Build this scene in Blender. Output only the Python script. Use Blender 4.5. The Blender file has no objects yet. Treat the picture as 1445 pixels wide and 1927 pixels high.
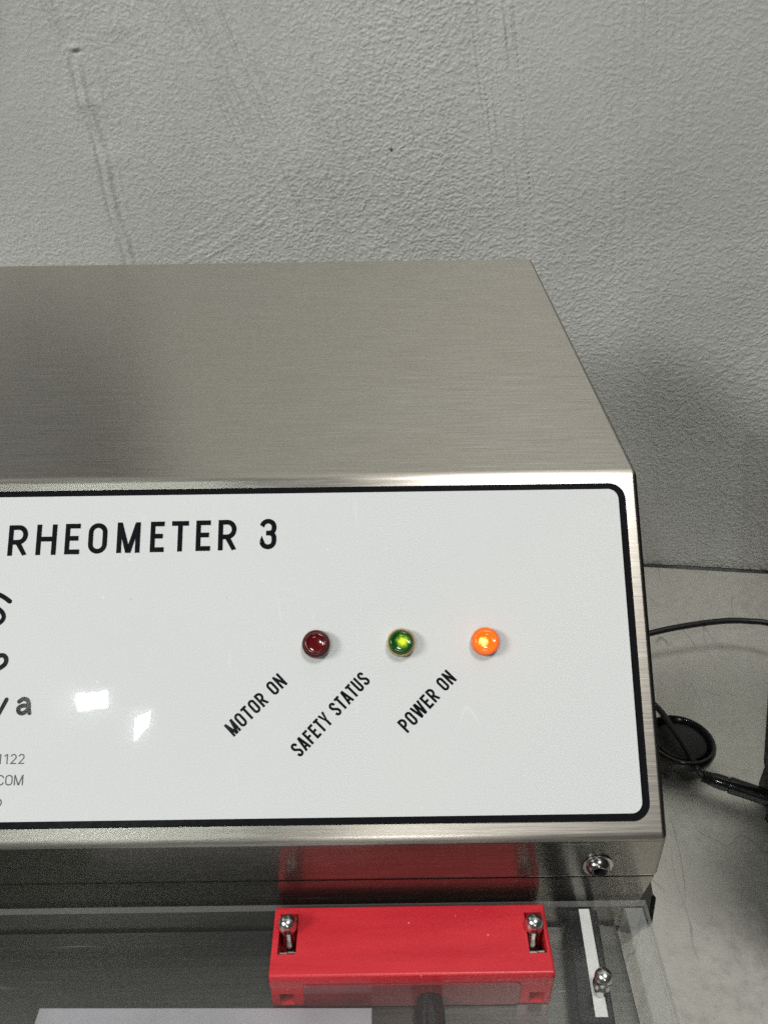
import bpy, bmesh, math, random
import numpy as np
from mathutils import Vector, Matrix
R = math.radians
random.seed(4)
SC = bpy.context.scene

# ------------------------------------------------------------------ camera
H = 0.392                                   # lens height above the table (m)
cam_d = bpy.data.cameras.new('camera'); cam = bpy.data.objects.new('camera', cam_d)
SC.collection.objects.link(cam); SC.camera = cam
pitch, roll, FPX = R(33.3), R(0.8), 1620.0
fw = Vector((0, math.cos(pitch), -math.sin(pitch))); rt = Vector((1, 0, 0)); up = rt.cross(fw)
c_, s_ = math.cos(roll), math.sin(roll)
cr = rt * c_ - up * s_; cu = rt * s_ + up * c_
cam.matrix_world = Matrix(((cr.x, cu.x, -fw.x, 0), (cr.y, cu.y, -fw.y, 0), (cr.z, cu.z, -fw.z, H), (0, 0, 0, 1)))
cam_d.sensor_fit = 'VERTICAL'; cam_d.sensor_height = 24.0; cam_d.lens = 24.0 * FPX / 1927.0
cam_d.clip_start = 0.01; cam_d.clip_end = 50

# ------------------------------------------------------------------ world and light
w = bpy.data.worlds.new("World"); SC.world = w; w.use_nodes = True
w.node_tree.nodes['Background'].inputs[0].default_value = (0.93, 0.97, 1.0, 1)
w.node_tree.nodes['Background'].inputs[1].default_value = 0.04
SC.view_settings.view_transform = 'Standard'; SC.view_settings.look = 'None'
SC.view_settings.exposure = 0.0; SC.view_settings.gamma = 1.0
def area(name, loc, target, sx, sy, power, col):
    l = bpy.data.lights.new(name, 'AREA'); l.shape = 'RECTANGLE'; l.size = sx; l.size_y = sy
    l.energy = power; l.color = col
    o = bpy.data.objects.new(name, l); SC.collection.objects.link(o)
    o.location = loc
    o.rotation_euler = (Vector(target) - Vector(loc)).to_track_quat('-Z', 'Y').to_euler()
    return o
# the room's lighting: a fitting straight behind the viewer and a longer one to the left
area('ceiling_light', (0.05, -2.5, 1.50), (0.0, 0.4, 0.1), 0.40, 0.40, 6.0, (1.0, 0.98, 0.93))
area('ceiling_light', (-2.2, -1.05, 1.90), (0.0, 0.4, 0.1), 0.90, 0.60, 50.0, (0.98, 0.99, 0.97))
area('ceiling_light', (0.42, -0.33, 2.40), (0.05, 0.25, 0.0), 0.50, 0.50, 24.0, (1.0, 0.98, 0.94))
LAMP_POWER = 520.0                          # radiance of the two small LED fittings
SC.cycles.use_denoising = False; SC.cycles.use_adaptive_sampling = False
SC.cycles.max_bounces = 12; SC.cycles.transparent_max_bounces = 16
SC.cycles.sample_clamp_indirect = 0.9; SC.cycles.sample_clamp_direct = 10.0

# ------------------------------------------------------------------ node helpers
def new_mat(name):
    m = bpy.data.materials.new(name); m.use_nodes = True
    nt = m.node_tree; b = nt.nodes['Principled BSDF']
    return m, nt, b
def nd(nt, t, **kw):
    n = nt.nodes.new(t)
    for k, v in kw.items():
        if k in n.inputs: n.inputs[k].default_value = v
        else: setattr(n, k, v)
    return n
def lk(nt, a, b): nt.links.new(a, b)
def coords(nt, scale=(1, 1, 1), rot=(0, 0, 0), src='Object'):
    tc = nt.nodes.new('ShaderNodeTexCoord'); mp = nt.nodes.new('ShaderNodeMapping')
    mp.inputs['Scale'].default_value = scale; mp.inputs['Rotation'].default_value = rot
    lk(nt, tc.outputs[src], mp.inputs['Vector']); return mp.outputs['Vector']
def noise(nt, vec, scale, detail=4, rough=0.55):
    n = nd(nt, 'ShaderNodeTexNoise'); n.inputs['Scale'].default_value = scale
    n.inputs['Detail'].default_value = detail; n.inputs['Roughness'].default_value = rough
    lk(nt, vec, n.inputs['Vector']); return n.outputs['Fac']
def ramp(nt, fac, stops):
    r = nd(nt, 'ShaderNodeValToRGB'); e = r.color_ramp.elements
    while len(e) < len(stops): e.new(0.5)
    for i, (p, c) in enumerate(stops):
        e[i].position = p; e[i].color = (c, c, c, 1) if isinstance(c, (int, float)) else (*c, 1)
    lk(nt, fac, r.inputs['Fac']); return r.outputs['Color']
def mrange(nt, fac, a, b, c=0.0, d=1.0):
    n = nd(nt, 'ShaderNodeMapRange'); lk(nt, fac, n.inputs[0])
    for i, v in zip((1, 2, 3, 4), (c, d, a, b)): n.inputs[i].default_value = v
    return n.outputs[0]
def mixc(nt, fac, a, b, mode='MIX'):
    n = nd(nt, 'ShaderNodeMix', data_type='RGBA', blend_type=mode)
    if isinstance(fac, float): n.inputs[0].default_value = fac
    else: lk(nt, fac, n.inputs[0])
    for i, v in ((6, a), (7, b)):
        if isinstance(v, tuple): n.inputs[i].default_value = (*v, 1)
        else: lk(nt, v, n.inputs[i])
    return n.outputs[2]
def math_(nt, op, a, b=None, clamp=False):
    n = nd(nt, 'ShaderNodeMath', operation=op, use_clamp=clamp)
    for i, v in enumerate((a, b)):
        if v is None: continue
        if isinstance(v, (int, float)): n.inputs[i].default_value = v
        else: lk(nt, v, n.inputs[i])
    return n.outputs[0]
def bump(nt, b, h, strength, dist):
    n = nd(nt, 'ShaderNodeBump'); n.inputs['Strength'].default_value = strength
    n.inputs['Distance'].default_value = dist
    lk(nt, h, n.inputs['Height']); lk(nt, n.outputs[0], b.inputs['Normal'])

def brushed(name, col, rough, aniso=0.6, scratch=0.0, bstr=0.25, spread=0.10):
    """stainless steel, grain running along x"""
    m, nt, b = new_mat(name)
    b.inputs['Metallic'].default_value = 1.0
    v = coords(nt, (16, 560, 560)); g = noise(nt, v, 3.0, 5, 0.72)
    v2 = coords(nt, (25, 1500, 1500)); g2 = noise(nt, v2, 2.0, 3, 0.6)
    v3 = coords(nt, (1, 1, 1)); big = noise(nt, v3, 14.0, 3, 0.5)
    s = math_(nt, 'ADD', math_(nt, 'MULTIPLY', g, 0.5), math_(nt, 'MULTIPLY', g2, 0.5))
    base = mixc(nt, mrange(nt, s, 0, 1, 0.3, 0.7), tuple(c * 0.80 for c in col), tuple(min(1, c * 1.14) for c in col))
    base = mixc(nt, mrange(nt, big, 0.0, 0.35, 0.35, 0.7), base, tuple(c * x for c, x in zip(col, (0.93, 0.90, 0.86))))
    # a few short bright hairline marks along the grain
    sv = coords(nt, (28, 900, 900)); sn = noise(nt, sv, 1.0, 1, 0.4)
    marks = mrange(nt, sn, 0, 0.6, 0.735, 0.80)
    base = mixc(nt, marks, base, (0.9, 0.9, 0.88))
    lk(nt, base, b.inputs['Base Color'])
    lk(nt, mrange(nt, s, rough - spread, rough + spread, 0.25, 0.75), b.inputs['Roughness'])
    b.inputs['Anisotropic'].default_value = aniso; b.inputs['Anisotropic Rotation'].default_value = 0.25
    t = nd(nt, 'ShaderNodeCombineXYZ'); t.inputs[0].default_value = 1.0
    lk(nt, t.outputs[0], b.inputs['Tangent'])
    bump(nt, b, s, bstr, 0.00008)
    return m

M = {}
M['steel'] = brushed('brushed_steel', (0.63, 0.597, 0.54), 0.30, 0.8, bstr=0.12, spread=0.05)
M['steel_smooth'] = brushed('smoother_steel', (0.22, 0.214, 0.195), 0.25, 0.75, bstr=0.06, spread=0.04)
M['deck_steel'] = brushed('deck_steel', (0.18, 0.18, 0.172), 0.27, 0.75, bstr=0.08, spread=0.05)  # base colour darkened, in place of the dark reflections on the deck

def table_steel():
    m, nt, b = new_mat('worn_table_steel'); b.inputs['Metallic'].default_value = 0.82
    v = coords(nt); n1 = noise(nt, v, 22, 6, 0.6); n2 = noise(nt, v, 160, 5, 0.65); n3 = noise(nt, v, 700, 3, 0.6)
    base = mixc(nt, mrange(nt, n1, 0, 1, 0.35, 0.65), (0.82, 0.80, 0.74), (0.88, 0.86, 0.80))
    base = mixc(nt, mrange(nt, n2, 0, 0.13, 0.5, 0.75), base, (0.42, 0.405, 0.37))
    base = mixc(nt, mrange(nt, n3, 0, 0.25, 0.45, 0.75), base, (0.75, 0.73, 0.68))
    # thin wandering scratches: bands where a warped, stretched noise crosses one value
    for k, (rz, sc, lo, c, f) in enumerate(((0.5, 9, 0.5, (0.85, 0.83, 0.78), 0.45), (-0.9, 13, 0.46, (0.22, 0.21, 0.19), 0.45), (1.35, 8, 0.53, (0.20, 0.19, 0.17), 0.5))):
        sv = coords(nt, (1, 0.25, 1), (0, 0, rz)); sn = noise(nt, sv, sc * 2.2, 2, 0.35)
        d = math_(nt, 'ABSOLUTE', math_(nt, 'SUBTRACT', sn, lo))
        gate = mrange(nt, noise(nt, coords(nt, (1, 1, 1), (0, 0, rz + 1)), 16, 2), 0, 1, 0.50, 0.56)
        line = math_(nt, 'MULTIPLY', mrange(nt, d, 1, 0, 0.0005, 0.0035), gate)
        base = mixc(nt, math_(nt, 'MULTIPLY', line, f), base, c)
    lk(nt, base, b.inputs['Base Color'])
    lk(nt, math_(nt, 'ADD', mrange(nt, n2, 0.43, 0.55, 0.35, 0.65), mrange(nt, n1, -0.01, 0.01, 0.35, 0.65)), b.inputs['Roughness'])
    bump(nt, b, n3, 0.25, 0.0002)
    return m
M['table'] = table_steel()

def plaster():
    m, nt, b = new_mat('painted_plaster')
    v = coords(nt, (1, 1, 0.75)); vv = coords(nt, (1.6, 1.6, 0.35), (0, 0.06, 0))
    big = noise(nt, v, 7, 4); g1 = noise(nt, v, 520, 3, 0.55); g2 = noise(nt, vv, 420, 3, 0.55)
    vo = nd(nt, 'ShaderNodeTexVoronoi', feature='F1'); vo.inputs['Scale'].default_value = 520
    lk(nt, v, vo.inputs['Vector'])
    sel = mrange(nt, noise(nt, coords(nt), 9, 2), 0, 1, 0.42, 0.6)
    hgt = math_(nt, 'ADD', math_(nt, 'MULTIPLY', mrange(nt, g1, 0, 1, 0.30, 0.72), 0.9),
                math_(nt, 'MULTIPLY', math_(nt, 'MULTIPLY', mrange(nt, g2, 0, 1, 0.46, 0.68), sel), 0.6))
    hgt = math_(nt, 'SUBTRACT', hgt, math_(nt, 'MULTIPLY', vo.outputs['Distance'], 0.55))
    amp = mrange(nt, noise(nt, coords(nt), 5.5, 3), 0.35, 1.0, 0.36, 0.62)
    hgt = math_(nt, 'MULTIPLY', hgt, amp)
    base = mixc(nt, mrange(nt, big, 0, 1, 0.35, 0.65), (0.42, 0.425, 0.40), (0.475, 0.48, 0.452))
    # tiny pin holes in the paint
    p = nd(nt, 'ShaderNodeTexVoronoi', feature='F1'); p.inputs['Scale'].default_value = 24
    lk(nt, coords(nt), p.inputs['Vector'])
    hole = mrange(nt, p.outputs['Distance'], 1, 0, 0.016, 0.03)
    base = mixc(nt, hole, base, (0.06, 0.06, 0.055))
    lk(nt, base, b.inputs['Base Color'])
    b.inputs['Roughness'].default_value = 0.55
    b.inputs['Specular IOR Level'].default_value = 0.4
    bump(nt, b, hgt, 0.3, 0.0004)
    return m
M['plaster'] = plaster()

def plastic(name, col, rough, var=0.08, bstr=0.05, scale=400, coat=0.0, spec=0.5):
    m, nt, b = new_mat(name)
    n = noise(nt, coords(nt), scale, 4)
    lk(nt, mixc(nt, mrange(nt, n, 0, 1, 0.3, 0.7), tuple(c * (1 - var) for c in col), tuple(min(1, c * (1 + var)) for c in col)), b.inputs['Base Color'])
    lk(nt, mrange(nt, n, max(0.02, rough * 0.85), rough * 1.15, 0.3, 0.7), b.inputs['Roughness'])
    b.inputs['Coat Weight'].default_value = coat; b.inputs['Coat Roughness'].default_value = 0.05
    b.inputs['Specular IOR Level'].default_value = spec
    bump(nt, b, n, bstr, 0.0003)
    return m
M['black_rubber'] = plastic('black_rubber', (0.012, 0.012, 0.013), 0.42, 0.3, 0.1)
M['black_gloss'] = plastic('black_gloss_plastic', (0.010, 0.010, 0.011), 0.16, 0.2, 0.03)
M['black_matte'] = plastic('black_matte_case', (0.008, 0.008, 0.009), 0.55, 0.3, 0.2, 900)
M['ink'] = plastic('black_ink', (0.008, 0.008, 0.010), 0.10, 0.1, 0.0)
M['grey_ink'] = plastic('grey_ink', (0.085, 0.09, 0.11), 0.12, 0.1, 0.0)
M['white_plastic'] = plastic('white_plastic', (0.76, 0.75, 0.74), 0.3, 0.03, 0.03)
M['white_plate'] = plastic('white_plate', (0.36, 0.345, 0.38), 0.25, 0.12, 0.03, 60)
M['chrome'] = brushed('polished_steel', (0.74, 0.73, 0.71), 0.24, 0.0, bstr=0.04, spread=0.04)
M['screw_steel'] = brushed('dark_screw_steel', (0.30, 0.29, 0.28), 0.22, 0.0, bstr=0.04, spread=0.04)
M['bezel_gold'] = plastic('amber_socket', (0.42, 0.34, 0.12), 0.25, 0.1, 0.0)
M['bezel_red'] = plastic('dark_red_socket', (0.10, 0.035, 0.03), 0.2, 0.1, 0.0)
M['bezel_orange'] = plastic('orange_socket', (0.75, 0.20, 0.05), 0.25, 0.1, 0.0)

def label_white():
    m, nt, b = new_mat('glossy_white_label')
    v = coords(nt); n = noise(nt, v, 9, 3); dust = noise(nt, v, 420, 2, 0.5)
    base = mixc(nt, mrange(nt, n, 0, 1, 0.35, 0.65), (0.66, 0.672, 0.675), (0.68, 0.688, 0.685))
    base = mixc(nt, mrange(nt, dust, 0, 0.6, 0.75, 0.80), base, (0.92, 0.92, 0.92))
    dk = noise(nt, v, 260, 2, 0.5); base = mixc(nt, mrange(nt, dk, 0, 0.45, 0.775, 0.82), base, (0.32, 0.31, 0.30))
    for rz, sc in ((0.4, 55), (-0.8, 70)):                      # faint handling scratches
        sn = noise(nt, coords(nt, (1, 0.12, 1), (0, 0, rz)), sc, 1, 0.3)
        d_ = math_(nt, 'ABSOLUTE', math_(nt, 'SUBTRACT', sn, 0.5))
        gate = mrange(nt, noise(nt, coords(nt, (1, 1, 1), (0, 0, rz + 1)), 38, 2), 0, 0.16, 0.60, 0.66)
        base = mixc(nt, math_(nt, 'MULTIPLY', mrange(nt, d_, 1, 0, 0.001, 0.006), gate), base, (0.95, 0.95, 0.95))
    lk(nt, base, b.inputs['Base Color'])
    lk(nt, mrange(nt, noise(nt, v, 35, 4), 0.012, 0.034, 0.35, 0.65), b.inputs['Roughness'])
    # the film is not perfectly flat, so what it mirrors has slightly uneven edges
    bump(nt, b, noise(nt, v, 120, 2), 0.014, 0.0005)
    return m
M['label'] = label_white()

def red_plastic():
    m, nt, b = new_mat('red_printed_plastic')
    v = coords(nt); g = noise(nt, v, 1500, 3, 0.6); big = noise(nt, coords(nt, (0.4, 2.5, 1)), 70, 3)
    wear = noise(nt, v, 110, 3)
    base = mixc(nt, mrange(nt, big, 0, 1, 0.35, 0.65), (0.52, 0.014, 0.026), (0.60, 0.024, 0.036))
    base = mixc(nt, mrange(nt, wear, 0, 0.5, 0.6, 0.75), base, (0.52, 0.006, 0.012))
    sp = noise(nt, v, 650, 1, 0.3); base = mixc(nt, mrange(nt, sp, 0, 0.5, 0.80, 0.84), base, (0.9, 0.4, 0.4))
    lk(nt, base, b.inputs['Base Color'])
    b.inputs['Roughness'].default_value = 0.36; b.inputs['Subsurface Weight'].default_value = 0.05
    b.inputs['Subsurface Radius'].default_value = (0.004, 0.0008, 0.0006); b.inputs['Subsurface Scale'].default_value = 0.3
    bump(nt, b, g, 0.30, 0.00018)
    return m
M['red'] = red_plastic()
M['red_window'] = plastic('smoky_window', (0.22, 0.03, 0.035), 0.22, 0.15, 0.02, 80, spec=0.9)

def clear(name, tint, refl_rough, haze=0.02, ior=1.38):
    """clear acrylic: see-through with a Fresnel reflection and a trace of surface haze"""
    m = bpy.data.materials.new(name); m.use_nodes = True; nt = m.node_tree; nt.nodes.clear()
    out = nd(nt, 'ShaderNodeOutputMaterial'); tr = nd(nt, 'ShaderNodeBsdfTransparent'); tr.inputs[0].default_value = (*tint, 1)
    gl = nd(nt, 'ShaderNodeBsdfGlossy'); gl.inputs['Roughness'].default_value = refl_rough
    df = nd(nt, 'ShaderNodeBsdfDiffuse'); df.inputs[0].default_value = (0.7, 0.7, 0.7, 1)
    fr = nd(nt, 'ShaderNodeFresnel'); geo = nd(nt, 'ShaderNodeNewGeometry')
    lk(nt, mrange(nt, geo.outputs['Backfacing'], ior, 1 / ior), fr.inputs['IOR'])   # same reflectance leaving the sheet as entering it
    m1 = nd(nt, 'ShaderNodeMixShader'); m2 = nd(nt, 'ShaderNodeMixShader')
    sc = noise(nt, coords(nt, (1, 3, 1), (0, 0, 0.7)), 120, 2, 0.4)
    hz = math_(nt, 'ADD', mrange(nt, sc, 0, haze * 3, 0.74, 0.80), haze)
    lk(nt, hz, m1.inputs[0]); lk(nt, tr.outputs[0], m1.inputs[1]); lk(nt, df.outputs[0], m1.inputs[2])
    lk(nt, fr.outputs[0], m2.inputs[0]); lk(nt, m1.outputs[0], m2.inputs[1]); lk(nt, gl.outputs[0], m2.inputs[2])
    lk(nt, m2.outputs[0], out.inputs[0]); return m
M['acrylic'] = clear('clear_acrylic', (0.97, 0.975, 0.97), 0.03, 0.012)
M['acrylic_edge'] = clear('sawn_acrylic_edge', (0.80, 0.80, 0.78), 0.25, 0.22)

def lens(name, body, glow, strength, spot, spread=0.0022, base_glow=0.0):
    """tinted lamp lens: glossy, with the chip's own light concentrated near the middle"""
    m, nt, b = new_mat(name)
    b.inputs['Base Color'].default_value = (*body, 1); b.inputs['Roughness'].default_value = 0.12
    b.inputs['Coat Weight'].default_value = 0.6; b.inputs['Coat Roughness'].default_value = 0.03
    tc = nd(nt, 'ShaderNodeTexCoord'); sub = nd(nt, 'ShaderNodeVectorMath', operation='SUBTRACT')
    lk(nt, tc.outputs['Object'], sub.inputs[0]); sub.inputs[1].default_value = spot
    ln = nd(nt, 'ShaderNodeVectorMath', operation='LENGTH'); lk(nt, sub.outputs[0], ln.inputs[0])
    n = noise(nt, tc.outputs['Object'], 1100, 2)
    d = math_(nt, 'ADD', ln.outputs['Value'], math_(nt, 'MULTIPLY', math_(nt, 'SUBTRACT', n, 0.5), 0.0016))
    f = mrange(nt, d, 1.0, 0.0, 0.0003, spread)
    if strength > 0:
        lk(nt, mixc(nt, f, body, glow), b.inputs['Emission Color'])
        lk(nt, math_(nt, 'ADD', math_(nt, 'MULTIPLY', f, strength), base_glow), b.inputs['Emission Strength'])
    return m
M['lens_red'] = lens('red_lens', (0.10, 0.004, 0.006), (0, 0, 0), 0, (0, 0, 0))
M['lens_green'] = lens('green_lens', (0.004, 0.065, 0.008), (0.66, 0.85, 0.03), 1.7, (0.0004, 0.0002, 0.0035), 0.0024, 0.03)
M['lens_orange'] = lens('orange_lens', (1.0, 0.050, 0.0025), (1.0, 0.42, 0.09), 3.4, (-0.0007, -0.0002, 0.0035), 0.0016, 3.4)
def emit(name, col, s):
    m, nt, b = new_mat(name); b.inputs['Emission Color'].default_value = (*col, 1); b.inputs['Emission Strength'].default_value = s
    b.inputs['Base Color'].default_value = (0.8, 0.8, 0.8, 1); return m
M['led_panel'] = emit('lit_diffuser', (0.92, 1.0, 0.95), LAMP_POWER)
M['lamp_body'] = plastic('lamp_housing', (0.6, 0.6, 0.6), 0.4)

# ------------------------------------------------------------------ mesh helpers
def link(name, me, mat, parent=None):
    o = bpy.data.objects.new(name, me); SC.collection.objects.link(o)
    if mat is not None: me.materials.append(M[mat] if isinstance(mat, str) else mat)
    if parent: o.parent = parent
    return o
def obj(name, bm, mat, parent=None, smooth=None, loc=None):
    me = bpy.data.meshes.new(name); bmesh.ops.recalc_face_normals(bm, faces=bm.faces[:])
    bm.to_mesh(me); bm.free()
    o = link(name, me, mat, parent)
    if smooth is not None:
        for p in me.polygons: p.use_smooth = True
        me.set_sharp_from_angle(angle=R(smooth))
    if loc is not None: o.location = loc
    return o
def empty(name, loc=(0, 0, 0), parent=None):
    o = bpy.data.objects.new(name, None); SC.collection.objects.link(o); o.location = loc; o.empty_display_size = 0.02
    if parent: o.parent = parent
    return o
def tag(o, label, cat, group=None):
    o['label'] = label; o['category'] = cat
    if group: o['group'] = group
    return o
def box(bm, x0, x1, y0, y1, z0, z1, bev=0.0, seg=2):
    vs = [bm.verts.new((x, y, z)) for x in (x0, x1) for y in (y0, y1) for z in (z0, z1)]
    fs = [(0, 1, 3, 2), (4, 6, 7, 5), (0, 4, 5, 1), (2, 3, 7, 6), (0, 2, 6, 4), (1, 5, 7, 3)]
    f = [bm.faces.new([vs[i] for i in q]) for q in fs]
    if bev:
        es = {e for g in f for e in g.edges}
        bmesh.ops.bevel(bm, geom=list(es), offset=bev, segments=seg, profile=0.5, affect='EDGES')
    return bm
def prism(profile, x0, x1, bev=0.0, seg=4):
    """(y, z) outline pushed along x"""
    bm = bmesh.new()
    a = [bm.verts.new((x0, y, z)) for y, z in profile]; b = [bm.verts.new((x1, y, z)) for y, z in profile]
    n = len(a); bm.faces.new(a); bm.faces.new(b[::-1])
    for i in range(n): bm.faces.new((a[i], b[i], b[(i + 1) % n], a[(i + 1) % n]))
    if bev: bmesh.ops.bevel(bm, geom=bm.edges[:], offset=bev, segments=seg, profile=0.5, affect='EDGES')
    return bm
def lathe(bm, prof, seg=32, mat=None):
    """(r, z) profile spun round z"""
    rings = []
    for r, z in prof:
        if r < 1e-7: rings.append([bm.verts.new((0, 0, z))])
        else: rings.append([bm.verts.new((r * math.cos(2 * math.pi * k / seg), r * math.sin(2 * math.pi * k / seg), z)) for k in range(seg)])
    new = [v for q in rings for v in q]
    for a, b in zip(rings, rings[1:]):
        for k in range(seg):
            k2 = (k + 1) % seg
            if len(a) == 1 and len(b) == 1: continue
            if len(a) == 1: bm.faces.new((a[0], b[k], b[k2]))
            elif len(b) == 1: bm.faces.new((a[k], b[0], a[k2]))
            else: bm.faces.new((a[k], b[k], b[k2], a[k2]))
    if mat is not None: bmesh.ops.transform(bm, matrix=mat, verts=new)
    return bm
def catmull(pts, n=10):
    P = [Vector(p) for p in pts]; P = [P[0] * 2 - P[1]] + P + [P[-1] * 2 - P[-2]]; out = []
    for i in range(1, len(P) - 2):
        for k in range(n):
            t = k / n; a, b, c, d = P[i - 1:i + 3]
            out.append(0.5 * ((2 * b) + (c - a) * t + (2 * a - 5 * b + 4 * c - d) * t * t + (3 * b - a - 3 * c + d) * t ** 3))
    out.append(P[-2]); return out
def tube(bm, pts, rad, seg=14):
    rings = []; ref = Vector((0, 0, 1))
    for i, p in enumerate(pts):
        t = (pts[min(i + 1, len(pts) - 1)] - pts[max(i - 1, 0)]).normalized()
        s = t.cross(ref).normalized(); u = s.cross(t)
        r = rad(i / (len(pts) - 1)) if callable(rad) else rad
        rings.append([bm.verts.new(p + s * (r * math.cos(2 * math.pi * k / seg)) + u * (r * math.sin(2 * math.pi * k / seg))) for k in range(seg)])
    for a, b in zip(rings, rings[1:]):
        for k in range(seg): bm.faces.new((a[k], a[(k + 1) % seg], b[(k + 1) % seg], b[k]))
    bm.faces.new(rings[0]); bm.faces.new(rings[-1][::-1]); return bm
def rrect(x0, x1, y0, y1, r, n=8):
    out = []
    for cx, cy, a0 in ((x1 - r, y1 - r, 0), (x0 + r, y1 - r, 90), (x0 + r, y0 + r, 180), (x1 - r, y0 + r, 270)):
        for k in range(n + 1):
            a = R(a0 + 90 * k / n); out.append((cx + r * math.cos(a), cy + r * math.sin(a)))
    return out
def slab(outline, z0, z1, bev=0.0):
    bm = bmesh.new()
    a = [bm.verts.new((x, y, z0)) for x, y in outline]; b = [bm.verts.new((x, y, z1)) for x, y in outline]
    n = len(a); bm.faces.new(a[::-1]); top = bm.faces.new(b)
    for i in range(n): bm.faces.new((a[i], a[(i + 1) % n], b[(i + 1) % n], b[i]))
    if bev: bmesh.ops.bevel(bm, geom=list(top.edges), offset=bev, segments=2, profile=0.5, affect='EDGES')
    return bm
def cut(o, boxes):
    """subtract boxes from a mesh object and bake the result"""
    bm = bmesh.new()
    for q in boxes: box(bm, *q)
    bmesh.ops.recalc_face_normals(bm, faces=bm.faces[:])
    me = bpy.data.meshes.new('cutter'); bm.to_mesh(me); bm.free()
    c = bpy.data.objects.new('cutter', me); SC.collection.objects.link(c)
    md = o.modifiers.new('cut', 'BOOLEAN'); md.object = c; md.solver = 'EXACT'; md.operation = 'DIFFERENCE'
    dg = bpy.context.evaluated_depsgraph_get(); new = bpy.data.meshes.new_from_object(o.evaluated_get(dg))
    o.modifiers.clear(); o.data = new; bpy.data.objects.remove(c); return o

# ------------------------------------------------------------------ the wall (a displaced sheet: ridges and trowel strokes are real relief)
YAW = R(-6.87)
def wall():
    s0, s1, z0, z1 = -0.50, 0.125, 0.0, 0.415
    ns, nz = int((s1 - s0) / 0.00052), int((z1 - z0) / 0.0005)
    S, Z = np.meshgrid(np.linspace(s0, s1, ns), np.linspace(z0, z1, nz))
    rng = np.random.default_rng(7)
    def vnoise(x, y, seed):                      # smooth value noise
        r = np.random.default_rng(seed); G = r.random((512, 512))
        xi, yi = np.floor(x).astype(int), np.floor(y).astype(int); fx, fy = x - xi, y - yi
        fx = fx * fx * (3 - 2 * fx); fy = fy * fy * (3 - 2 * fy)
        g = lambda a, b: G[a % 512, b % 512]
        return (g(xi, yi) * (1 - fx) + g(xi + 1, yi) * fx) * (1 - fy) + (g(xi, yi + 1) * (1 - fx) + g(xi + 1, yi + 1) * fx) * fy
    D = (vnoise(S * 9 + 50, Z * 7 + 50, 1) - 0.5) * 0.0035 + (vnoise(S * 28 + 50, Z * 20 + 50, 2) - 0.5) * 0.0011
    wig = (vnoise(S * 30 + 9, Z * 60 + 9, 3) - 0.5) * 0.003
    def along(pts, wdt, h, step_h=0.0):          # a ridge along a polyline (z falling)
        nonlocal D
        zs = np.array([p[1] for p in pts])[::-1]; ss = np.array([p[0] for p in pts])[::-1]
        c = np.interp(Z, zs, ss) + wig; d = S - c
        f = np.clip((Z - zs[0] + 0.03) / 0.03, 0, 1)
        m = 0.5 + 0.9 * vnoise(S * 10, Z * 55 + 3, 4)
        D = D + f * (h * m * np.exp(-(d / wdt) ** 2) + step_h / (1 + np.exp(-d / 0.0006)))
    along([(-0.42, 0.47), (-0.3885, 0.369), (-0.3794, 0.3396), (-0.3777, 0.3171), (-0.3728, 0.2843), (-0.3699, 0.2458), (-0.3673, 0.2219), (-0.364, 0.10)], 0.0014, -0.0004, -0.0014)
    along([(-0.415, 0.47), (-0.3845, 0.369), (-0.3754, 0.3396), (-0.3737, 0.3171), (-0.3688, 0.2843), (-0.3659, 0.2458), (-0.3633, 0.2219), (-0.360, 0.10)], 0.0024, 0.0015, 0)
    along([(-0.375, 0.44), (-0.365, 0.352), (-0.3635, 0.30), (-0.358, 0.24), (-0.352, 0.10)], 0.0014, 0.0003, 0)
    def strokes(cs, cz, rs, rz, ang, freq, h, seed, bend=0.0):
        nonlocal D
        u = (S - cs) * math.cos(ang) + (Z - cz) * math.sin(ang); v = -(S - cs) * math.sin(ang) + (Z - cz) * math.cos(ang)
        v = v + bend * u * u
        m = np.exp(-((u / rs) ** 4 + (v / rz) ** 4))
        n = vnoise(v * freq * 1.35 + 80, u * freq * 0.09 + 80, seed); n = np.clip((n - 0.5) * 2.2, -0.35, 1)
        q = vnoise(v * freq * 0.9 + 20, u * 4 + 20, seed + 9)      # thin dragged grooves
        gv = np.exp(-((q - 0.5) / 0.07) ** 2) * np.clip(vnoise(v * 60 + 4, u * 35 + 4, seed + 77) * 2.0 - 0.35, 0, 1)
        D = D - m * gv * h * 1.15
        D = D + m * n * h * 0.9 * (0.3 + 0.9 * vnoise(u * 40 + 60, v * 40 + 60, seed + 50))
    # long drawn trowel lines, near vertical, over the left and middle
    strokes(-0.262, 0.315, 0.085, 0.045, R(-70), 330, 0.00075, 11)
    strokes(-0.315, 0.335, 0.060, 0.030, R(-66), 260, 0.00060, 12)
    strokes(-0.19, 0.325, 0.09, 0.050, R(-76), 330, 0.00042, 21)
    strokes(-0.34, 0.27, 0.10, 0.026, R(-72), 330, 0.00040, 19)
    strokes(-0.43, 0.30, 0.14, 0.035, R(-78), 260, 0.00030, 18)
    strokes(-0.118, 0.30, 0.13, 0.008, R(-80), 400, 0.00095, 14)
    strokes(-0.136, 0.31, 0.12, 0.006, R(-80), 400, 0.00050, 15)
    strokes(-0.05, 0.31, 0.12, 0.03, R(-82), 300, 0.00022, 22)
    strokes(-0.285, 0.238, 0.055, 0.022, R(33), 360, 0.00030, 13, -2.0)
    strokes(0.018, 0.145, 0.050, 0.022, R(48), 360, 0.00020, 16, 1.5)
    # sand grain of the paint: blunt bumps about 2-3 mm across, heavier to the right
    wx = S + (vnoise(S * 300, Z * 300, 41) - 0.5) * 0.002; wz = Z + (vnoise(S * 300 + 9, Z * 300 + 9, 42) - 0.5) * 0.002
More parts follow.
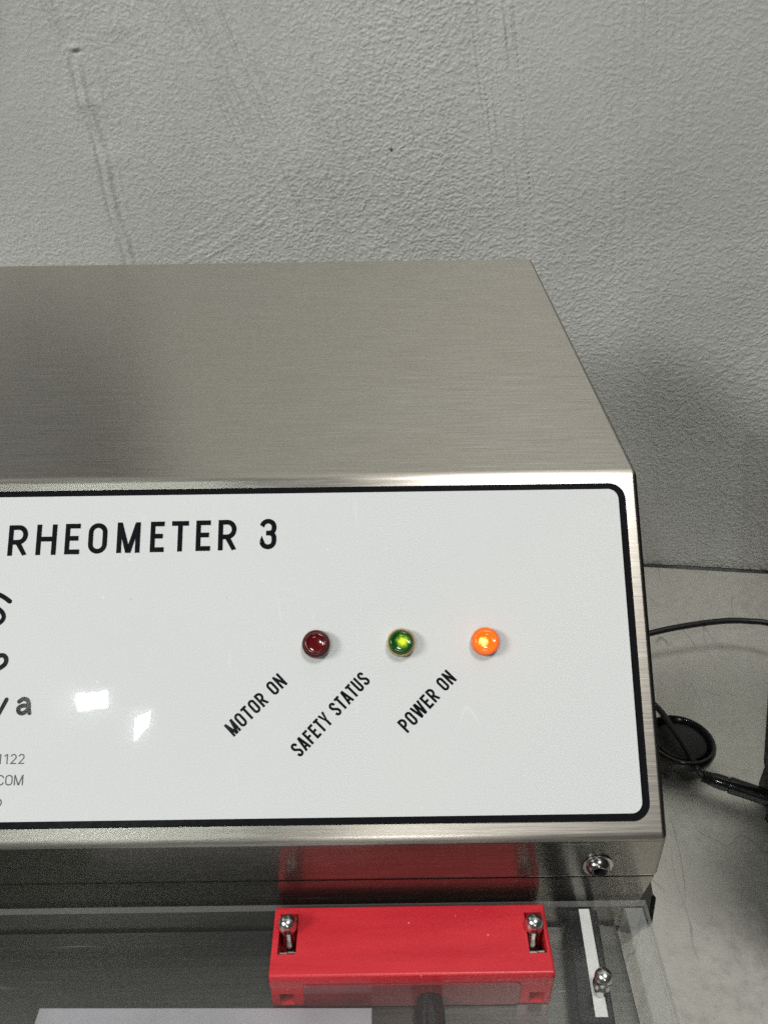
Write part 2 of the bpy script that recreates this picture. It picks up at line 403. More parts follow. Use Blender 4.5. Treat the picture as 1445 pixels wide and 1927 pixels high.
    gr = vnoise(wx / 0.00112, wz / 0.00088, 31) * 0.72 + vnoise(wx / 0.0026, wz / 0.0020, 32) * 0.28
    gr2 = vnoise(S / 0.0019, Z / 0.0060 + 7, 33)
    sel = vnoise(S * 14 + 5, Z * 12 + 5, 34)
    amp = 0.40 + 0.60 * np.clip(vnoise(S * 11 + 30, Z * 9 + 30, 35) * 1.5 - 0.2, 0, 1)
    D = D + (np.clip(gr - 0.47, 0, 0.20) * 0.0018 + np.clip(gr2 - 0.62, 0, 0.3) * sel * 0.0008) * amp * np.clip(1.0 + (S + 0.30) * 1.6, 0.45, 1.4)
    # one blob of filler with a crater under it
    for (bs, bz, br, bh) in ((-0.3755, 0.3450, 0.0022, 0.0009), (-0.3742, 0.3430, 0.0012, -0.0016), (-0.374, 0.3165, 0.005, 0.0008), (-0.349, 0.356, 0.006, 0.0006), (-0.365, 0.2845, 0.007, 0.0006)):
        D = D + bh * np.exp(-(((S - bs) / (br * 1.7)) ** 2 + ((Z - bz) / br) ** 2))
    ex, ey = math.cos(YAW), math.sin(YAW)        # the relief stands out towards the room
    co = np.stack([S * ex + D * ey, S * ey - D * ex, Z], -1).reshape(-1, 3)
    idx = np.arange(ns * nz).reshape(nz, ns)
    q = np.stack([idx[:-1, :-1], idx[:-1, 1:], idx[1:, 1:], idx[1:, :-1]], -1).reshape(-1, 4)
    me = bpy.data.meshes.new('wall')
    me.vertices.add(len(co)); me.vertices.foreach_set('co', co.ravel())
    me.loops.add(q.size); me.loops.foreach_set('vertex_index', q.ravel().astype(np.int32))
    me.polygons.add(len(q)); me.polygons.foreach_set('loop_start', np.arange(0, q.size, 4, dtype=np.int32))
    me.polygons.foreach_set('use_smooth', np.ones(len(q), dtype=bool))
    me.update(calc_edges=True); me.validate()
    o = link('wall', me, 'plaster'); o.location = (0.197, 0.52, 0); o['kind'] = 'structure'
    return o
wall()
# rest of the same wall, above and beyond the detailed sheet
def wall_rest():
    bm = bmesh.new(); ex, ey = math.cos(YAW), math.sin(YAW)
    def quad(s0, s1, z0, z1, off=0.0):
        P = [(0.197 + s * ex - off * ey, 0.52 + s * ey + off * ex, z) for s, z in ((s0, z0), (s1, z0), (s1, z1), (s0, z1))]
        bm.faces.new([bm.verts.new(p) for p in P])
    quad(-2.6, 1.8, -0.9, 2.9, 0.004)
    o = obj('wall_backing', bm, 'plaster'); o['kind'] = 'structure'
wall_rest()

# ------------------------------------------------------------------ the steel table
tb = empty('steel_table', (0, 0, 0)); tag(tb, 'scratched stainless steel worktable under the machine, against the plaster wall', 'table')
ex, ey = math.cos(YAW), math.sin(YAW)
def wp(s, off=0.0): return (0.197 + s * ex + off * ey, 0.52 + s * ey - off * ex)
bm = slab([(-0.62, -0.16), (0.62, -0.16), wp(0.44, 0.003), wp(-0.82, 0.003)], -0.035, 0.0, 0.0008)
obj('tabletop', bm, 'table', tb)

# ------------------------------------------------------------------ the instrument
ins = empty('test_instrument', (-0.1, 0.3, 0.0)); OX = Vector((0.1, -0.3, 0.0))
tag(ins, 'stainless steel bench machine with a white control panel reading RHEOMETER 3 and three indicator lamps', 'machine')
def part(name, bm, mat, parent=None, smooth=None, loc=(0, 0, 0)):
    o = obj(name, bm, mat, ins if parent is None else parent, smooth)
    o.location = (OX + Vector(loc)) if parent is None else Vector(loc)
    return o
XR, XL = 0.0777, -0.40
P0 = Vector((0.0775, 0.2267, 0.2567)); ta = R(43.5)
U = Vector((0, math.cos(ta), math.sin(ta))); N = Vector((0, -math.sin(ta), math.cos(ta)))
FY = 0.1498                                                     # front fascia plane
Pb = P0 - U * 0.106
prof = [(0.4425, 0.1655), (0.4425, 0.2567), (P0.y, 0.2567), (FY, Pb.z), (FY, 0.1655), ]
bm = prism(prof, XL, XR)
sel = [e for e in bm.edges if not (abs(e.verts[0].co.y - FY - 0.004) < 1e-4 and abs(e.verts[1].co.y - FY - 0.004) < 1e-4)]
bmesh.ops.bevel(bm, geom=sel, offset=0.0017, segments=5, profile=0.5, affect='EDGES')
hs = part('housing', bm, 'steel', None, 28)
hs.modifiers.new('wn', 'WEIGHTED_NORMAL').keep_sharp = True
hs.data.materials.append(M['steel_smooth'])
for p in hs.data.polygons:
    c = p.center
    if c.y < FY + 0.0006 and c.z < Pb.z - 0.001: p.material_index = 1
    if c.x > XR - 0.0012: p.material_index = 1  # right rim takes the darker steel, painting in its dark reflection
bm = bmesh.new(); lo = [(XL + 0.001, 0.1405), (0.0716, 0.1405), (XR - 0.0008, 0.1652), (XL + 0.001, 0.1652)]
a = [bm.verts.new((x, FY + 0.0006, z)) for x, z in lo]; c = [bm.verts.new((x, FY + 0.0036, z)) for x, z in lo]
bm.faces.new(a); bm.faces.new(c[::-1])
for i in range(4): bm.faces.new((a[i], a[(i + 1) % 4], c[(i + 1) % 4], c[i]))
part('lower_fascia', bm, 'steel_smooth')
bm = bmesh.new(); box(bm, XL + 0.002, 0.0690, -0.02, FY, 0.1385, 0.1415, 0.0003, 1)
part('deck', bm, 'deck_steel')
bm = bmesh.new(); box(bm, XL + 0.004, 0.0672, FY + 0.004, 0.4400, 0.012, 0.1653, 0.001, 2)
part('rear_body', bm, 'steel')
bm = bmesh.new(); box(bm, XL + 0.004, 0.0672, -0.01, FY - 0.0015, 0.012, 0.1380, 0.001, 2)
part('lower_body', bm, 'steel')
for fx in (-0.37, 0.045):
    for fy in (0.02, 0.40):
        bm = lathe(bmesh.new(), [(0, 0), (0.012, 0), (0.013, 0.002), (0.011, 0.0119), (0, 0.0119)], 24)
        part('foot', bm, 'black_rubber', None, 40, (fx, fy, 0))
# screw on the fascia: button head with hex socket
TX = Matrix.Rotation(R(90), 4, 'X')                             # z -> -y
def button(r, h):
    bm = bmesh.new()
    pr = [(r, 0.0), (r, h * 0.15), (r * 0.97, h * 0.42), (r * 0.90, h * 0.68), (r * 0.80, h * 0.88), (r * 0.70, h)]
    return lathe(bm, pr, 36, TX)
sx, sz = 0.0595, 0.1722
sc_ = part('screw', button(0.0034, 0.0023), 'screw_steel', None, 40, (sx, FY - 0.0002, sz))
bm = bmesh.new()
def ring6(r, z): return [bm.verts.new((r * math.cos(R(60 * k + 30)), -z, r * math.sin(R(60 * k + 30)))) for k in range(6)]
rr_ = [bm.verts.new((0.00238 * math.cos(2 * math.pi * k / 36), -0.0023, 0.00238 * math.sin(2 * math.pi * k / 36))) for k in range(36)]
h0 = ring6(0.00175, 0.0022); h1 = ring6(0.00165, 0.0005)
for k in range(6):
    bm.faces.new((h0[k], h0[(k + 1) % 6], h1[(k + 1) % 6], h1[k]))
    i0 = (3 + 6 * k) % 36
    arc = [rr_[(i0 + j) % 36] for j in range(7)]
    bm.faces.new([h0[k]] + arc + [h0[(k + 1) % 6]])
bm.faces.new(h1)
o = obj('hex_socket', bm, 'black_gloss', sc_)
bm = lathe(bmesh.new(), [(0.0043, 0.0), (0.0043, 0.0004), (0.0034, 0.0004)], 32, TX)
obj('washer', bm, 'chrome', sc_, 30)

# --- control panel: local frame x right, y up the slope, z out of it
PM = Matrix(((1, 0, 0, P0.x), (0, U.y, N.y, P0.y), (0, U.z, N.z, P0.z), (0, 0, 0, 1)))
def onpanel(name, bm, mat, z=0.0, smooth=None, parent=None, xy=(0, 0)):
    o = obj(name, bm, mat, parent, smooth)
    o.matrix_basis = Matrix.Translation(OX) @ PM @ Matrix.Translation((xy[0], xy[1], z)); o.parent = ins
    return o
mm = 0.001
XW = XL - P0.x + 0.004
LB = rrect(XW, -0.0042, -0.1013, -0.0037, 0.0049, 10)
onpanel('black_border', slab(LB, 0.0, 0.00030, 0.0001), 'ink', 0.0001)
LW = rrect(XW + 0.0022, -0.0064, -0.0993, -0.0056, 0.0031, 10)
onpanel('white_label', slab(LW, 0.0, 0.00012), 'label', 0.00045)
TZ = 0.00060

# --- lettering: strokes with square ends, condensed grotesque
def stroke(bm, pts, t, closed=False, rnd=False, th=0.00004, ymax=None, tf=None):
    P = [Vector((p[0], p[1])) for p in pts]; n = len(P); L = []; Rr = []
    for i in range(n):
        a = P[i - 1] if (i or closed) else None; b = P[(i + 1) % n] if (i < n - 1 or closed) else None
        d1 = (P[i] - a).normalized() if a is not None else None; d2 = (b - P[i]).normalized() if b is not None else None
        if d1 is None: d1 = d2
        if d2 is None: d2 = d1
        m = d1 + d2
        if m.length < 1e-4: m = d1.copy()
        m.normalize(); nn = Vector((-m.y, m.x)); k = max(0.45, nn.dot(Vector((-d1.y, d1.x))))
        L.append(P[i] + nn * (t / 2 / k)); Rr.append(P[i] - nn * (t / 2 / k))
    if ymax is not None:
        for p in L + Rr: p.y = min(max(p.y, 0.0), ymax)
    if tf: L = [Vector(tf(p.x, p.y)) for p in L]; Rr = [Vector(tf(p.x, p.y)) for p in Rr]
    va = [bm.verts.new((p.x, p.y, th)) for p in L]; vb = [bm.verts.new((p.x, p.y, th)) for p in Rr]
    for i in range(n if closed else n - 1):
        j = (i + 1) % n; bm.faces.new((va[i], vb[i], vb[j], va[j]))
    if rnd:
        for p in (P[0], P[-1]):
            bm.faces.new([bm.verts.new((p.x + t / 2 * math.cos(2 * math.pi * k / 20), p.y + t / 2 * math.sin(2 * math.pi * k / 20), th * 0.6)) for k in range(20)])
def arc(cx, cy, rx, ry, a0, a1, n=10):
    return [(cx + rx * math.cos(R(a0 + (a1 - a0) * k / n)), cy + ry * math.sin(R(a0 + (a1 - a0) * k / n))) for k in range(n + 1)]
def glyph(ch, w, h, t):
    """stroke centre lines of a letter in a w x h box, t = stem width"""
    a, b, c, d = t / 2, w - t / 2, t / 2, h - t / 2
    r = (b - a) / 2; m = (a + b) / 2; ry = min(r * 1.02, h * 0.25)
    S = []; e_ = t * 0.16
    if ch in 'RP':
        y0 = h * 0.44; rr = (d - y0) / 2
        S = [([(a, 0), (a, h)], 0), ([(a, d), (b - rr * .9, d)] + arc(b - rr * .9, (d + y0) / 2, rr * .9, rr, 90, -90)[1:] + [(a, y0)], 0)]
        if ch == 'R': S.append(([(m - t * 0.05, y0), (w - t * 0.45, 0)], 0))
    elif ch == 'H': S = [([(a, 0), (a, h)], 0), ([(b, 0), (b, h)], 0), ([(a, h * .52), (b, h * .52)], 0)]
    elif ch in 'EF':
        S = [([(a, 0), (a, h)], 0), ([(a, d), (w, d)], 0), ([(a, h * .52), (w * .90, h * .52)], 0)]
        if ch == 'E': S.append(([(a, c), (w, c)], 0))
    elif ch == 'O': S = [(arc(m, h - ry - a, r, ry, 0, 180, 14) + arc(m, ry + a, r, ry, 180, 360, 14), 1)]
    elif ch == 'M': S = [([(a, 0), (a, h)], 0), ([(b, 0), (b, h)], 0), ([(a + t * .05, h + t), (m - e_, a), (m + e_, a), (b - t * .05, h + t)], 0)]
    elif ch == 'N': S = [([(a, 0), (a, h)], 0), ([(b, 0), (b, h)], 0), ([(a - t * .12, h + t), (b + t * .12, -t)], 0)]
    elif ch == 'T': S = [([(m, 0), (m, d)], 0), ([(0, d), (w, d)], 0)]
    elif ch == 'Y': S = [([(m, 0), (m, h * .44)], 0), ([(a * .5, h + t), (m, h * .38), (w - a * .5, h + t)], 0)]
    elif ch == 'A': S = [([(a * .7, -t * .5), (m - e_, d), (m + e_, d), (w - a * .7, -t * .5)], 0), ([(w * .2, h * .26), (w * .8, h * .26)], 0)]
    elif ch == 'U': S = [([(a, h), (a, ry + a)] + arc(m, ry + a, r, ry, 180, 360, 14)[1:] + [(b, h)], 0)]
    elif ch == 'W': S = [([(a * .7, h + t), (w * .28 - e_, a), (w * .28 + e_, a), (m - e_, d), (m + e_, d), (w * .72 - e_, a), (w * .72 + e_, a), (w - a * .7, h + t)], 0)]
    elif ch == 'C': S = [(arc(m, h - ry - a, r, ry, 0, 180, 14) + arc(m, ry + a, r, ry, 180, 360, 14), 0)]
    elif ch == 'S':
        S = [([(b, h * .72)] + arc(m, h - ry - a, r, ry, 10, 180, 14) + [(a + t * .1, h * .62), (m, h * .50), (b - t * .1, h * .37)] + arc(m, ry + a, r, ry, 0, -170, 14) + [(a, h * .28)], 0)]
    elif ch == '3':
        q = r * .8; ym = h * .53
        S = [([(a, h * .76)] + arc(m, d - r, r, r, 180, 0, 16)[1:] + [(b, ym + q)] + arc(b - q, ym + q, q, q, 0, -90, 6)[1:], 0),
             ([(m - t * .4, ym), (b - q, ym)], 0),
             (arc(b - q, ym - q, q, q, 90, 0, 6) + [(b, c + r)] + arc(m, c + r, r, r, 0, -180, 16)[1:] + [(a, h * .24)], 0)]
    elif ch == '1': S = [([(m + t, 0), (m + t, h)], 0), ([(m + t, d), (a, h * .8)], 0)]
    elif ch == '2': S = [(arc(m, h - ry - a, r, ry, 170, 0, 14) + [(b - t * .2, h * .58), (a + t * .1, c), (w, c)], 0)]
    return S
def letters(bm, ch, x, y, w, h, t, rot=0.0, slant=0.0, o=(0, 0), th=0.00004):
    def tf(px, py):
        X, Y = x + px, y + py; return (o[0] + X * math.cos(rot) - Y * math.sin(rot), o[1] + X * math.sin(rot) + Y * math.cos(rot))
    for k, (pts, cl) in enumerate(glyph(ch, w, h, t)):
        stroke(bm, pts, t, bool(cl), th=th * (1 + k * 0.4), ymax=h, tf=tf)
# title: positions measured letter by letter
bm = bmesh.new()
tit = [('R', -112.9, -107.1), ('H', -104.5, -98.4), ('E', -95.9, -91.4), ('O', -88.9, -83.2), ('M', -80.3, -73.3), ('E', -70.3, -66.1), ('T', -63.9, -58.8), ('E', -56.6, -52.2), ('R', -49.9, -44.4), ('3', -37.5, -32.4)]
for ch, x0, x1 in tit:
    base = -23.7 + (x0 + 113) * 0.012
    letters(bm, ch, x0 * mm - P0.x, base * mm, (x1 - x0) * mm, 9.35 * mm, 1.46 * mm)
onpanel('title_lettering', bm, 'ink', TZ)
def caption(txt, x0, y0, x1, y1, h, t, name, slant=None):
    """a line of condensed capitals from (x0,y0) to (x1,y1), base line"""
    bm = bmesh.new(); L = math.hypot(x1 - x0, y1 - y0); rot = math.atan2(y1 - y0, x1 - x0)
    wd = {'M': 1.28, 'W': 1.62, ' ': 0.50, 'T': 0.86, 'F': 0.86, 'E': 0.88, 'Y': 1.0, '1': 0.8}
    gap = 0.27; tot = sum(wd.get(c, 1.0) for c in txt) + gap * (len(txt) - 1)
    k = L / tot; x = 0
    for c in txt:
        wch = wd.get(c, 1.0) * k
        if c != ' ': letters(bm, c, x, 0, wch, h, t, rot, o=(x0, y0))
        x += wch + gap * k
    onpanel(name, bm, 'ink', TZ)
X_ = lambda v: v * mm - P0.x
caption('MOTOR ON', X_(-43.6), -77.1 * mm, X_(-28.5), -62.4 * mm, 4.35 * mm, 0.70 * mm, 'motor_caption')
caption('SAFETY STATUS', X_(-24.7), -83.1 * mm, X_(-4.4), -62.1 * mm, 4.35 * mm, 0.70 * mm, 'safety_caption')
caption('POWER ON', X_(5.9), -76.8 * mm, X_(20.4), -62.0 * mm, 4.35 * mm, 0.70 * mm, 'power_caption')
# the right-hand ends of the round-stroked logo and of the small print
bm = bmesh.new(); t = 1.2 * mm
def pl(*p): return [(X_(a), b * mm) for a, b in p]
def smooth2(pts, n=6): return [(v.x, v.y) for v in catmull([(a, b, 0) for a, b in pts], n)]
stroke(bm, smooth2(pl((-117, -34.6), (-114.6, -35.2), (-112.6, -36.2), (-110.9, -37.4))), 1.35 * mm, rnd=True)
stroke(bm, smooth2(pl((-115.5, -38.6), (-114.0, -39.6), (-112.7, -40.8), (-112.3, -42.2), (-113.0, -43.4), (-114.3, -44.0), (-116, -44.0))), 1.3 * mm, rnd=True, th=0.00006)
stroke(bm, smooth2(pl((-114.6, -54.4), (-113.0, -53.4), (-111.4, -53.2), (-110.5, -54.2), (-110.7, -55.6), (-112.0, -56.7), (-114.5, -58.0))), 1.3 * mm, rnd=True, th=0.00008)
stroke(bm, pl((-113.0, -65.8), (-111.2, -69.6), (-109.4, -65.8)), t, rnd=True)
ay = -67.7
stroke(bm, smooth2(pl((-105.7, -66.4), (-104.6, -65.7), (-103.4, -66.0), (-102.9, -67.1), (-102.8, -68.6), (-102.5, -69.7))), t, rnd=True)
stroke(bm, smooth2(pl((-103.0, -67.6), (-104.6, -67.6), (-105.7, -68.2), (-105.6, -69.3), (-104.4, -69.7), (-103.0, -68.7))), t, rnd=True, th=0.00006)
onpanel('logo_lettering', bm, 'ink', TZ)
bm = bmesh.new()
def small(txt, xr, yb, h, t, wk, gap):
    x = xr
    for c in reversed(txt):
        wch = wk * h * (1.25 if c == 'M' else 0.8 if c == '1' else 1.0); x -= wch
        letters(bm, c, X_(x), yb * mm, wch * mm, h * mm, t * mm); x -= gap
small('1122', -102.9, -83.7, 2.75, 0.30, 0.62, 0.55)
small('COM', -102.8, -89.5, 2.85, 0.30, 0.72, 0.42)
stroke(bm, arc(X_(-109.3), -94.1 * mm, 0.85 * mm, 0.95 * mm, 0, 360, 18)[:-1], 0.3 * mm, True)
onpanel('small_print', bm, 'grey_ink', TZ)

# --- indicator lamps
def lamp(x, y, kind, socket):
    root = onpanel('indicator_lamp', lathe(bmesh.new(), [(0.00400, 0.0), (0.00408, 0.0003), (0.00408, 0.0022), (0.00395, 0.0027), (0.00375, 0.0029), (0.00352, 0.0028), (0.00345, 0.0022), (0.00345, 0.0010), (0, 0.0010)], 48), socket, 0.0005, 40, None, (X_(x), y * mm))
    ln = lathe(bmesh.new(), [(0.00340, 0.0011), (0.00340, 0.0030), (0.00325, 0.0036), (0.00285, 0.0040), (0.00262, 0.0040), (0.00245, 0.00375), (0.0018, 0.0036), (0.0008, 0.0035), (0, 0.0035)], 48)
    o = obj('lens', ln, kind, root, 60)
    bx_ = bmesh.new()
    for k in range(40):                                         # fine moulded ribs round the rim of the lens
        a = 2 * math.pi * k / 40; r = 0.00307
        c = Vector((r * math.cos(a), r * math.sin(a), 0.00395)); n0 = len(bx_.verts)
        box(bx_, -0.00018, 0.00018, -0.00008, 0.00008, -0.0001, 0.0001); bx_.verts.ensure_lookup_table()
        bmesh.ops.transform(bx_, matrix=Matrix.Translation(c) @ Matrix.Rotation(a, 4, 'Z'), verts=bx_.verts[n0:])
    obj('lens_ribs', bx_, kind, root)
    return root
lamp(-20.2, -51.3, 'lens_red', 'bezel_red')['label'] = 'unlit dark red lamp above MOTOR ON'
lamp(4.4, -51.2, 'lens_green', 'bezel_gold')['label'] = 'green lamp above SAFETY STATUS'
lamp(28.8, -51.2, 'lens_orange', 'bezel_orange')['label'] = 'brightly lit orange lamp above POWER ON'

# --- acrylic cover: top plate with an opening for the red block, a side wall below its right edge
LT, LBm = 0.1551, 0.1521
BX0, BX1, BY0, BY1 = -0.0333, 0.0450, 0.1268, 0.1472
bm = bmesh.new()
gx = [XL + 0.006, BX0 - 0.0001, BX1 + 0.0001, 0.0757]; gy = [-0.02, BY0 - 0.0001, BY1 + 0.0001, FY - 0.0004]
V = {(i, j, k): bm.verts.new((gx[i], gy[j], (LBm, LT)[k])) for i in range(4) for j in range(4) for k in (0, 1)}
for i in range(3):
    for j in range(3):
        if (i, j) == (1, 1): continue
        for k in (0, 1): bm.faces.new((V[i, j, k], V[i + 1, j, k], V[i + 1, j + 1, k], V[i, j + 1, k]))
edge_f = []
for (a, b) in [((i, 0), (i + 1, 0)) for i in range(3)] + [((i, 3), (i + 1, 3)) for i in range(3)] + [((0, j), (0, j + 1)) for j in range(3)] + [((3, j), (3, j + 1)) for j in range(3)] + [((1, 1), (2, 1)), ((1, 2), (2, 2)), ((1, 1), (1, 2)), ((2, 1), (2, 2))]:
    edge_f.append(bm.faces.new((V[(*a, 0)], V[(*b, 0)], V[(*b, 1)], V[(*a, 1)])))
for f in edge_f[:-4]: f.material_index = 1
cov = part('acrylic_cover', bm, 'acrylic'); cov.data.materials.append(M['acrylic_edge'])
bm = bmesh.new(); box(bm, 0.0697, 0.0755, -0.02, FY - 0.0006, 0.1105, LBm - 0.0002, 0.0003, 1)
sw = obj('side_wall', bm, 'acrylic', cov); sw.data.materials.append(M['acrylic_edge'])
for p in sw.data.polygons:
    if abs(p.normal.z) > 0.9 or abs(p.normal.y) > 0.9: p.material_index = 1

# --- red interlock block with its pins
bm = bmesh.new(); box(bm, BX0, BX1, BY0, BY1, 0.1417, 0.1576, 0.0006, 3)
rb = part('red_block', bm, 'red', None)
cut(rb, [(-0.0315, -0.0263, 0.1330, 0.1450, 0.146, 0.16), (0.0388, 0.0437, 0.1325, 0.1445, 0.146, 0.16),
         (-0.0310, -0.0269, 0.120, 0.1310, 0.1431, 0.1486), (0.0387, 0.0430, 0.120, 0.1310, 0.1424, 0.1478)])
WN = rrect(-0.0242, 0.0358, 0.1424, 0.1533, 0.0012, 6)
bm = slab(WN, 0.0, 0.0004, 0.0001)
o = obj('window_insert', bm, 'red_window', rb); o.matrix_basis = Matrix(((1, 0, 0, 0), (0, 0, -1, BY0 - 0.00005), (0, 1, 0, 0), (0, 0, 0, 1)))
for px, py in ((-0.0290, 0.1405), (0.0409, 0.1398)):
    pin = lathe(bmesh.new(), [(0.0026, -0.0120), (0.0026, -0.0090), (0.0021, -0.0085), (0.0021, -0.0040), (0.0021, -0.0012), (0.0025, -0.0002), (0.0026, 0.0016), (0.0024, 0.0030), (0.0017, 0.0040), (0.0008, 0.0044), (0, 0.0045)], 32)
    o = obj('pin', pin, 'chrome', rb, 40); o.location = (px, py, 0.1582)
    bm = bmesh.new()
    box(bm, -0.0020, 0.0001, -0.0068, -0.0062, -0.010, -0.0012, 0.0001, 1)
    box(bm, 0.0004, 0.0022, -0.0068, -0.0062, -0.010, -0.0008, 0.0001, 1)
    box(bm, -0.0016, 0.0020, -0.0062, -0.0026, -0.0078, -0.0072, 0.0001, 1)
    box(bm, 0.0010, 0.0022, 0.0024, 0.0040, -0.0040, -0.0010, 0.0001, 1)
    o = obj('bracket', bm, 'chrome', rb); o.location = (px, py, 0.1576)
# --- black rail with a white strip, running towards the front, and its pin
def skew_rail(x0b, x1b, x0f, x1f, yb, yf, z0, z1, bev, cutf=0):
    bm = bmesh.new()
    pts = [(x0f, yf), (x1f, yf), (x1b, yb), (x0b, yb)]
    return slab(pts, z0, z1, bev)
rail = part('slide_rail', skew_rail(0.0530, 0.0617, 0.0500, 0.0598, 0.1490, 0.1165, 0.1416, 0.1515, 0.0006), 'black_gloss')
obj('white_strip', skew_rail(0.0562, 0.0593, 0.0547, 0.0581, 0.1489, 0.1180, 0.1516, 0.1519, 0.0001), 'white_plastic', rail)
o = obj('pin', lathe(bmesh.new(), [(0.0018, 0.0), (0.0018, 0.0030), (0.0024, 0.0032), (0.0025, 0.0042), (0.0020, 0.0050), (0.0021, 0.0058), (0.0024, 0.0066), (0.0024, 0.0078), (0.0019, 0.0090), (0.0010, 0.0096), (0, 0.0097)], 32), 'chrome', rail, 40)
o.location = (0.0573, 0.1246, 0.1520)
# white plate and the polished rod at the front of the deck
bm = slab([(-0.0985, -0.01), (-0.0055, -0.01), (-0.0052, 0.1243), (-0.0979, 0.1255)], 0.1440, 0.1458, 0.0003)
part('white_plate', bm, 'white_plate')
bm = bmesh.new(); tube(bm, [Vector((0.0108, y, 0.1460)) for y in (-0.01, 0.05, 0.1225, 0.1262)], lambda u: 0.0041 if u < 0.9 else 0.0036, 28)
part('rod', bm, 'ink', None, 40)
# black clamp knob low on the right side
bm = lathe(bmesh.new(), [(0, -0.018), (0.0050, -0.0175), (0.0092, -0.0035), (0.0108, -0.0012), (0.0110, 0.0012), (0.0108, 0.0022), (0.0098, 0.0030), (0.0065, 0.0160), (0, 0.0165)], 8)
part('clamp_knob', bm, 'black_gloss', None, 30, (0.0755, 0.1640, 0.1310))

# ------------------------------------------------------------------ things on the table at the right
pk = tag(empty('rubber_cap', (0.1665, 0.3400, 0)), 'round black rubber cap lying on the steel table beside the machine', 'cap')
obj('rim', lathe(bmesh.new(), [(0.0150, 0.0), (0.0170, 0.0003), (0.0172, 0.0050), (0.0180, 0.0066), (0.0193, 0.0090), (0.0196, 0.0120), (0.0194, 0.0140), (0.0186, 0.0152), (0.0174, 0.0154), (0.0164, 0.0146), (0.0160, 0.0120), (0.0150, 0.0108)], 64), 'black_gloss', pk, 45)
obj('inner_disc', lathe(bmesh.new(), [(0, 0.0010), (0.0149, 0.0010), (0.0150, 0.0106), (0.0142, 0.0136), (0.0134, 0.0140), (0.0127, 0.0134), (0, 0.0130)], 64), 'black_rubber', pk, 45)
pk.rotation_euler = (R(-3), R(3), 0); pk.location = (0.1650, 0.3340, 0.0012)
cb = tag(empty('thin_cable', (0.15, 0.40, 0.0)), 'thin black cable arching across the steel table near the wall', 'cable')
o = obj('sheath', tube(bmesh.new(), catmull([(0.077, 0.385, 0.022), (0.12, 0.396, 0.026), (0.1654, 0.4082, 0.030), (0.1897, 0.4137, 0.031), (0.2140, 0.4183, 0.0305), (0.2310, 0.4185, 0.030), (0.2460, 0.4150, 0.0295), (0.275, 0.402, 0.022)], 8), 0.00195, 14), 'black_rubber', None, 60)
o.parent = cb; o.location = -cb.location
cb2 = tag(empty('power_lead', (0.17, 0.33, 0.0)), 'black power lead crossing the round cap and ending in a thick barrel plug', 'cable')
pts = catmull([(0.0775, 0.395, 0.040), (0.125, 0.385, 0.030), (0.149, 0.3680, 0.0200), (0.1578, 0.3545, 0.0195), (0.1615, 0.3420, 0.0188), (0.1650, 0.3280, 0.0186), (0.1685, 0.3175, 0.0150), (0.1708, 0.3130, 0.0125), (0.1737, 0.3108, 0.0112)], 8)
o = obj('sheath', tube(bmesh.new(), pts, 0.0018, 14), 'black_rubber', cb2, 60); o.location = -cb2.location
a_, b_ = Vector((0.1715, 0.3125, 0.0113)), Vector((0.2080, 0.2960, 0.0100)); dr = (b_ - a_)
prof = [(0, 0.0), (0.0030, 0.0), (0.0034, 0.0006), (0.0030, 0.0012), (0.0031, 0.0016), (0.0036, 0.0022), (0.0031, 0.0028), (0.0032, 0.0032), (0.0038, 0.0038), (0.0034, 0.0044), (0.0036, 0.0050), (0.0040, 0.0066), (0.0041, 0.0110), (0.0041, 0.0128), (0.0037, 0.0130), (0.0037, 0.0138), (0.0045, 0.0141), (0.0046, 0.0155), (0.0045, 0.0190), (0.0044, 0.0400), (0, 0.0400)]
o = obj('plug', lathe(bmesh.new(), prof, 32), 'black_gloss', cb2, 35)
o.matrix_basis = Matrix.Translation(a_ - cb2.location) @ dr.to_track_quat('Z', 'Y').to_matrix().to_4x4()
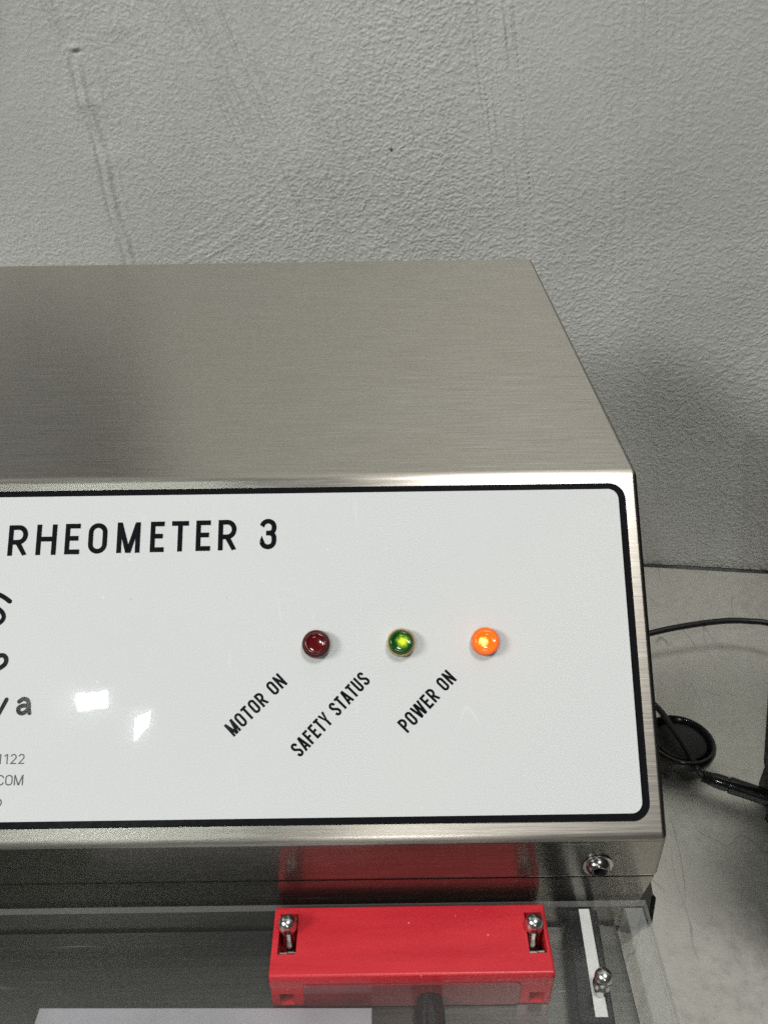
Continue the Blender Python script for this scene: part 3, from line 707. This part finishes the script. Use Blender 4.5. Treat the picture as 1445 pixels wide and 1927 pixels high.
# black appliance just entering at the right edge
bb = tag(empty('black_box', (0.25, 0.28, 0.0)), 'tall black equipment case leaning over at the right edge of the steel table', 'case')
def leanbox(b, t, z0, z1, bev):
    bm = bmesh.new(); a = [bm.verts.new((x, y, z0)) for x, y in b]; c = [bm.verts.new((x, y, z1)) for x, y in t]
    n = len(a); bm.faces.new(a[::-1]); bm.faces.new(c)
    for i in range(n): bm.faces.new((a[i], a[(i + 1) % n], c[(i + 1) % n], c[i]))
    bmesh.ops.bevel(bm, geom=bm.edges[:], offset=bev, segments=3, profile=0.5, affect='EDGES'); return bm
bs = [(0.2030, 0.3130), (0.1880, 0.20), (0.33, 0.19), (0.34, 0.3160)]
o = obj('base', leanbox(bs, bs, 0.003, 0.024, 0.003), 'black_matte', bb, 35); o.location = -bb.location
bt = [(0.1990, 0.3100), (0.1950, 0.19), (0.34, 0.185), (0.35, 0.3140)]; tt_ = [(0.1450, 0.3100), (0.1600, 0.205), (0.33, 0.205), (0.34, 0.318)]
o = obj('case_body', leanbox(bt, tt_, 0.0242, 0.31, 0.006), 'black_matte', bb, 35); o.location = -bb.location
for fx, fy in ((0.206, 0.292), (0.200, 0.208), (0.322, 0.200), (0.330, 0.292)):
    o = obj('foot', lathe(bmesh.new(), [(0, 0), (0.005, 0), (0.005, 0.0031), (0, 0.0031)], 20), 'black_rubber', bb, 40); o.location = Vector((fx, fy, 0)) - bb.location

# ------------------------------------------------------------------ the two small LED fittings on the ceiling (mirrored in the label)
CZ = 2.2 + H
for lab, q in (('small square LED ceiling fitting, the left one of the two mirrored in the panel', [(-1.229, -1.951), (-1.081, -1.938), (-1.098, -2.038), (-1.239, -2.058)]),
               ('small square LED ceiling fitting, the right one of the two mirrored in the panel', [(-1.013, -2.088), (-0.933, -2.035), (-0.951, -2.132), (-1.037, -2.224)])):
    cx = sum(p[0] for p in q) / 4; cy = sum(p[1] for p in q) / 4
    rt_ = tag(empty('ceiling_lamp', (cx, cy, CZ)), lab, 'ceiling lamp', 'ceiling lamps')
    q = [((x - cx) * 0.86, (y - cy) * 0.86) for x, y in q]
    obj('diffuser', slab(q, -0.004, 0.0), 'led_panel', rt_)
    obj('lamp_housing', slab([(x * 1.15, y * 1.15) for x, y in q], 0.001, 0.04), 'lamp_body', rt_)

# unseen dark panel added above left, to darken the reflection in the brushed top
ws = tag(empty('added_dark_panel', (*wp(-0.66, 0.018), 0.62)), 'dark flat panel added out of view on the wall, mirrored in the steel top', 'added panel')
ws.rotation_euler.z = YAW
bm = bmesh.new(); box(bm, -0.40, 0.26, -0.014, 0.014, -0.216, 0.216, 0.003, 2); obj('panel_body', bm, 'black_matte', ws)
bm = bmesh.new(); box(bm, -0.388, 0.248, -0.0152, -0.0142, -0.204, 0.204); obj('panel_face', bm, 'black_matte', ws)
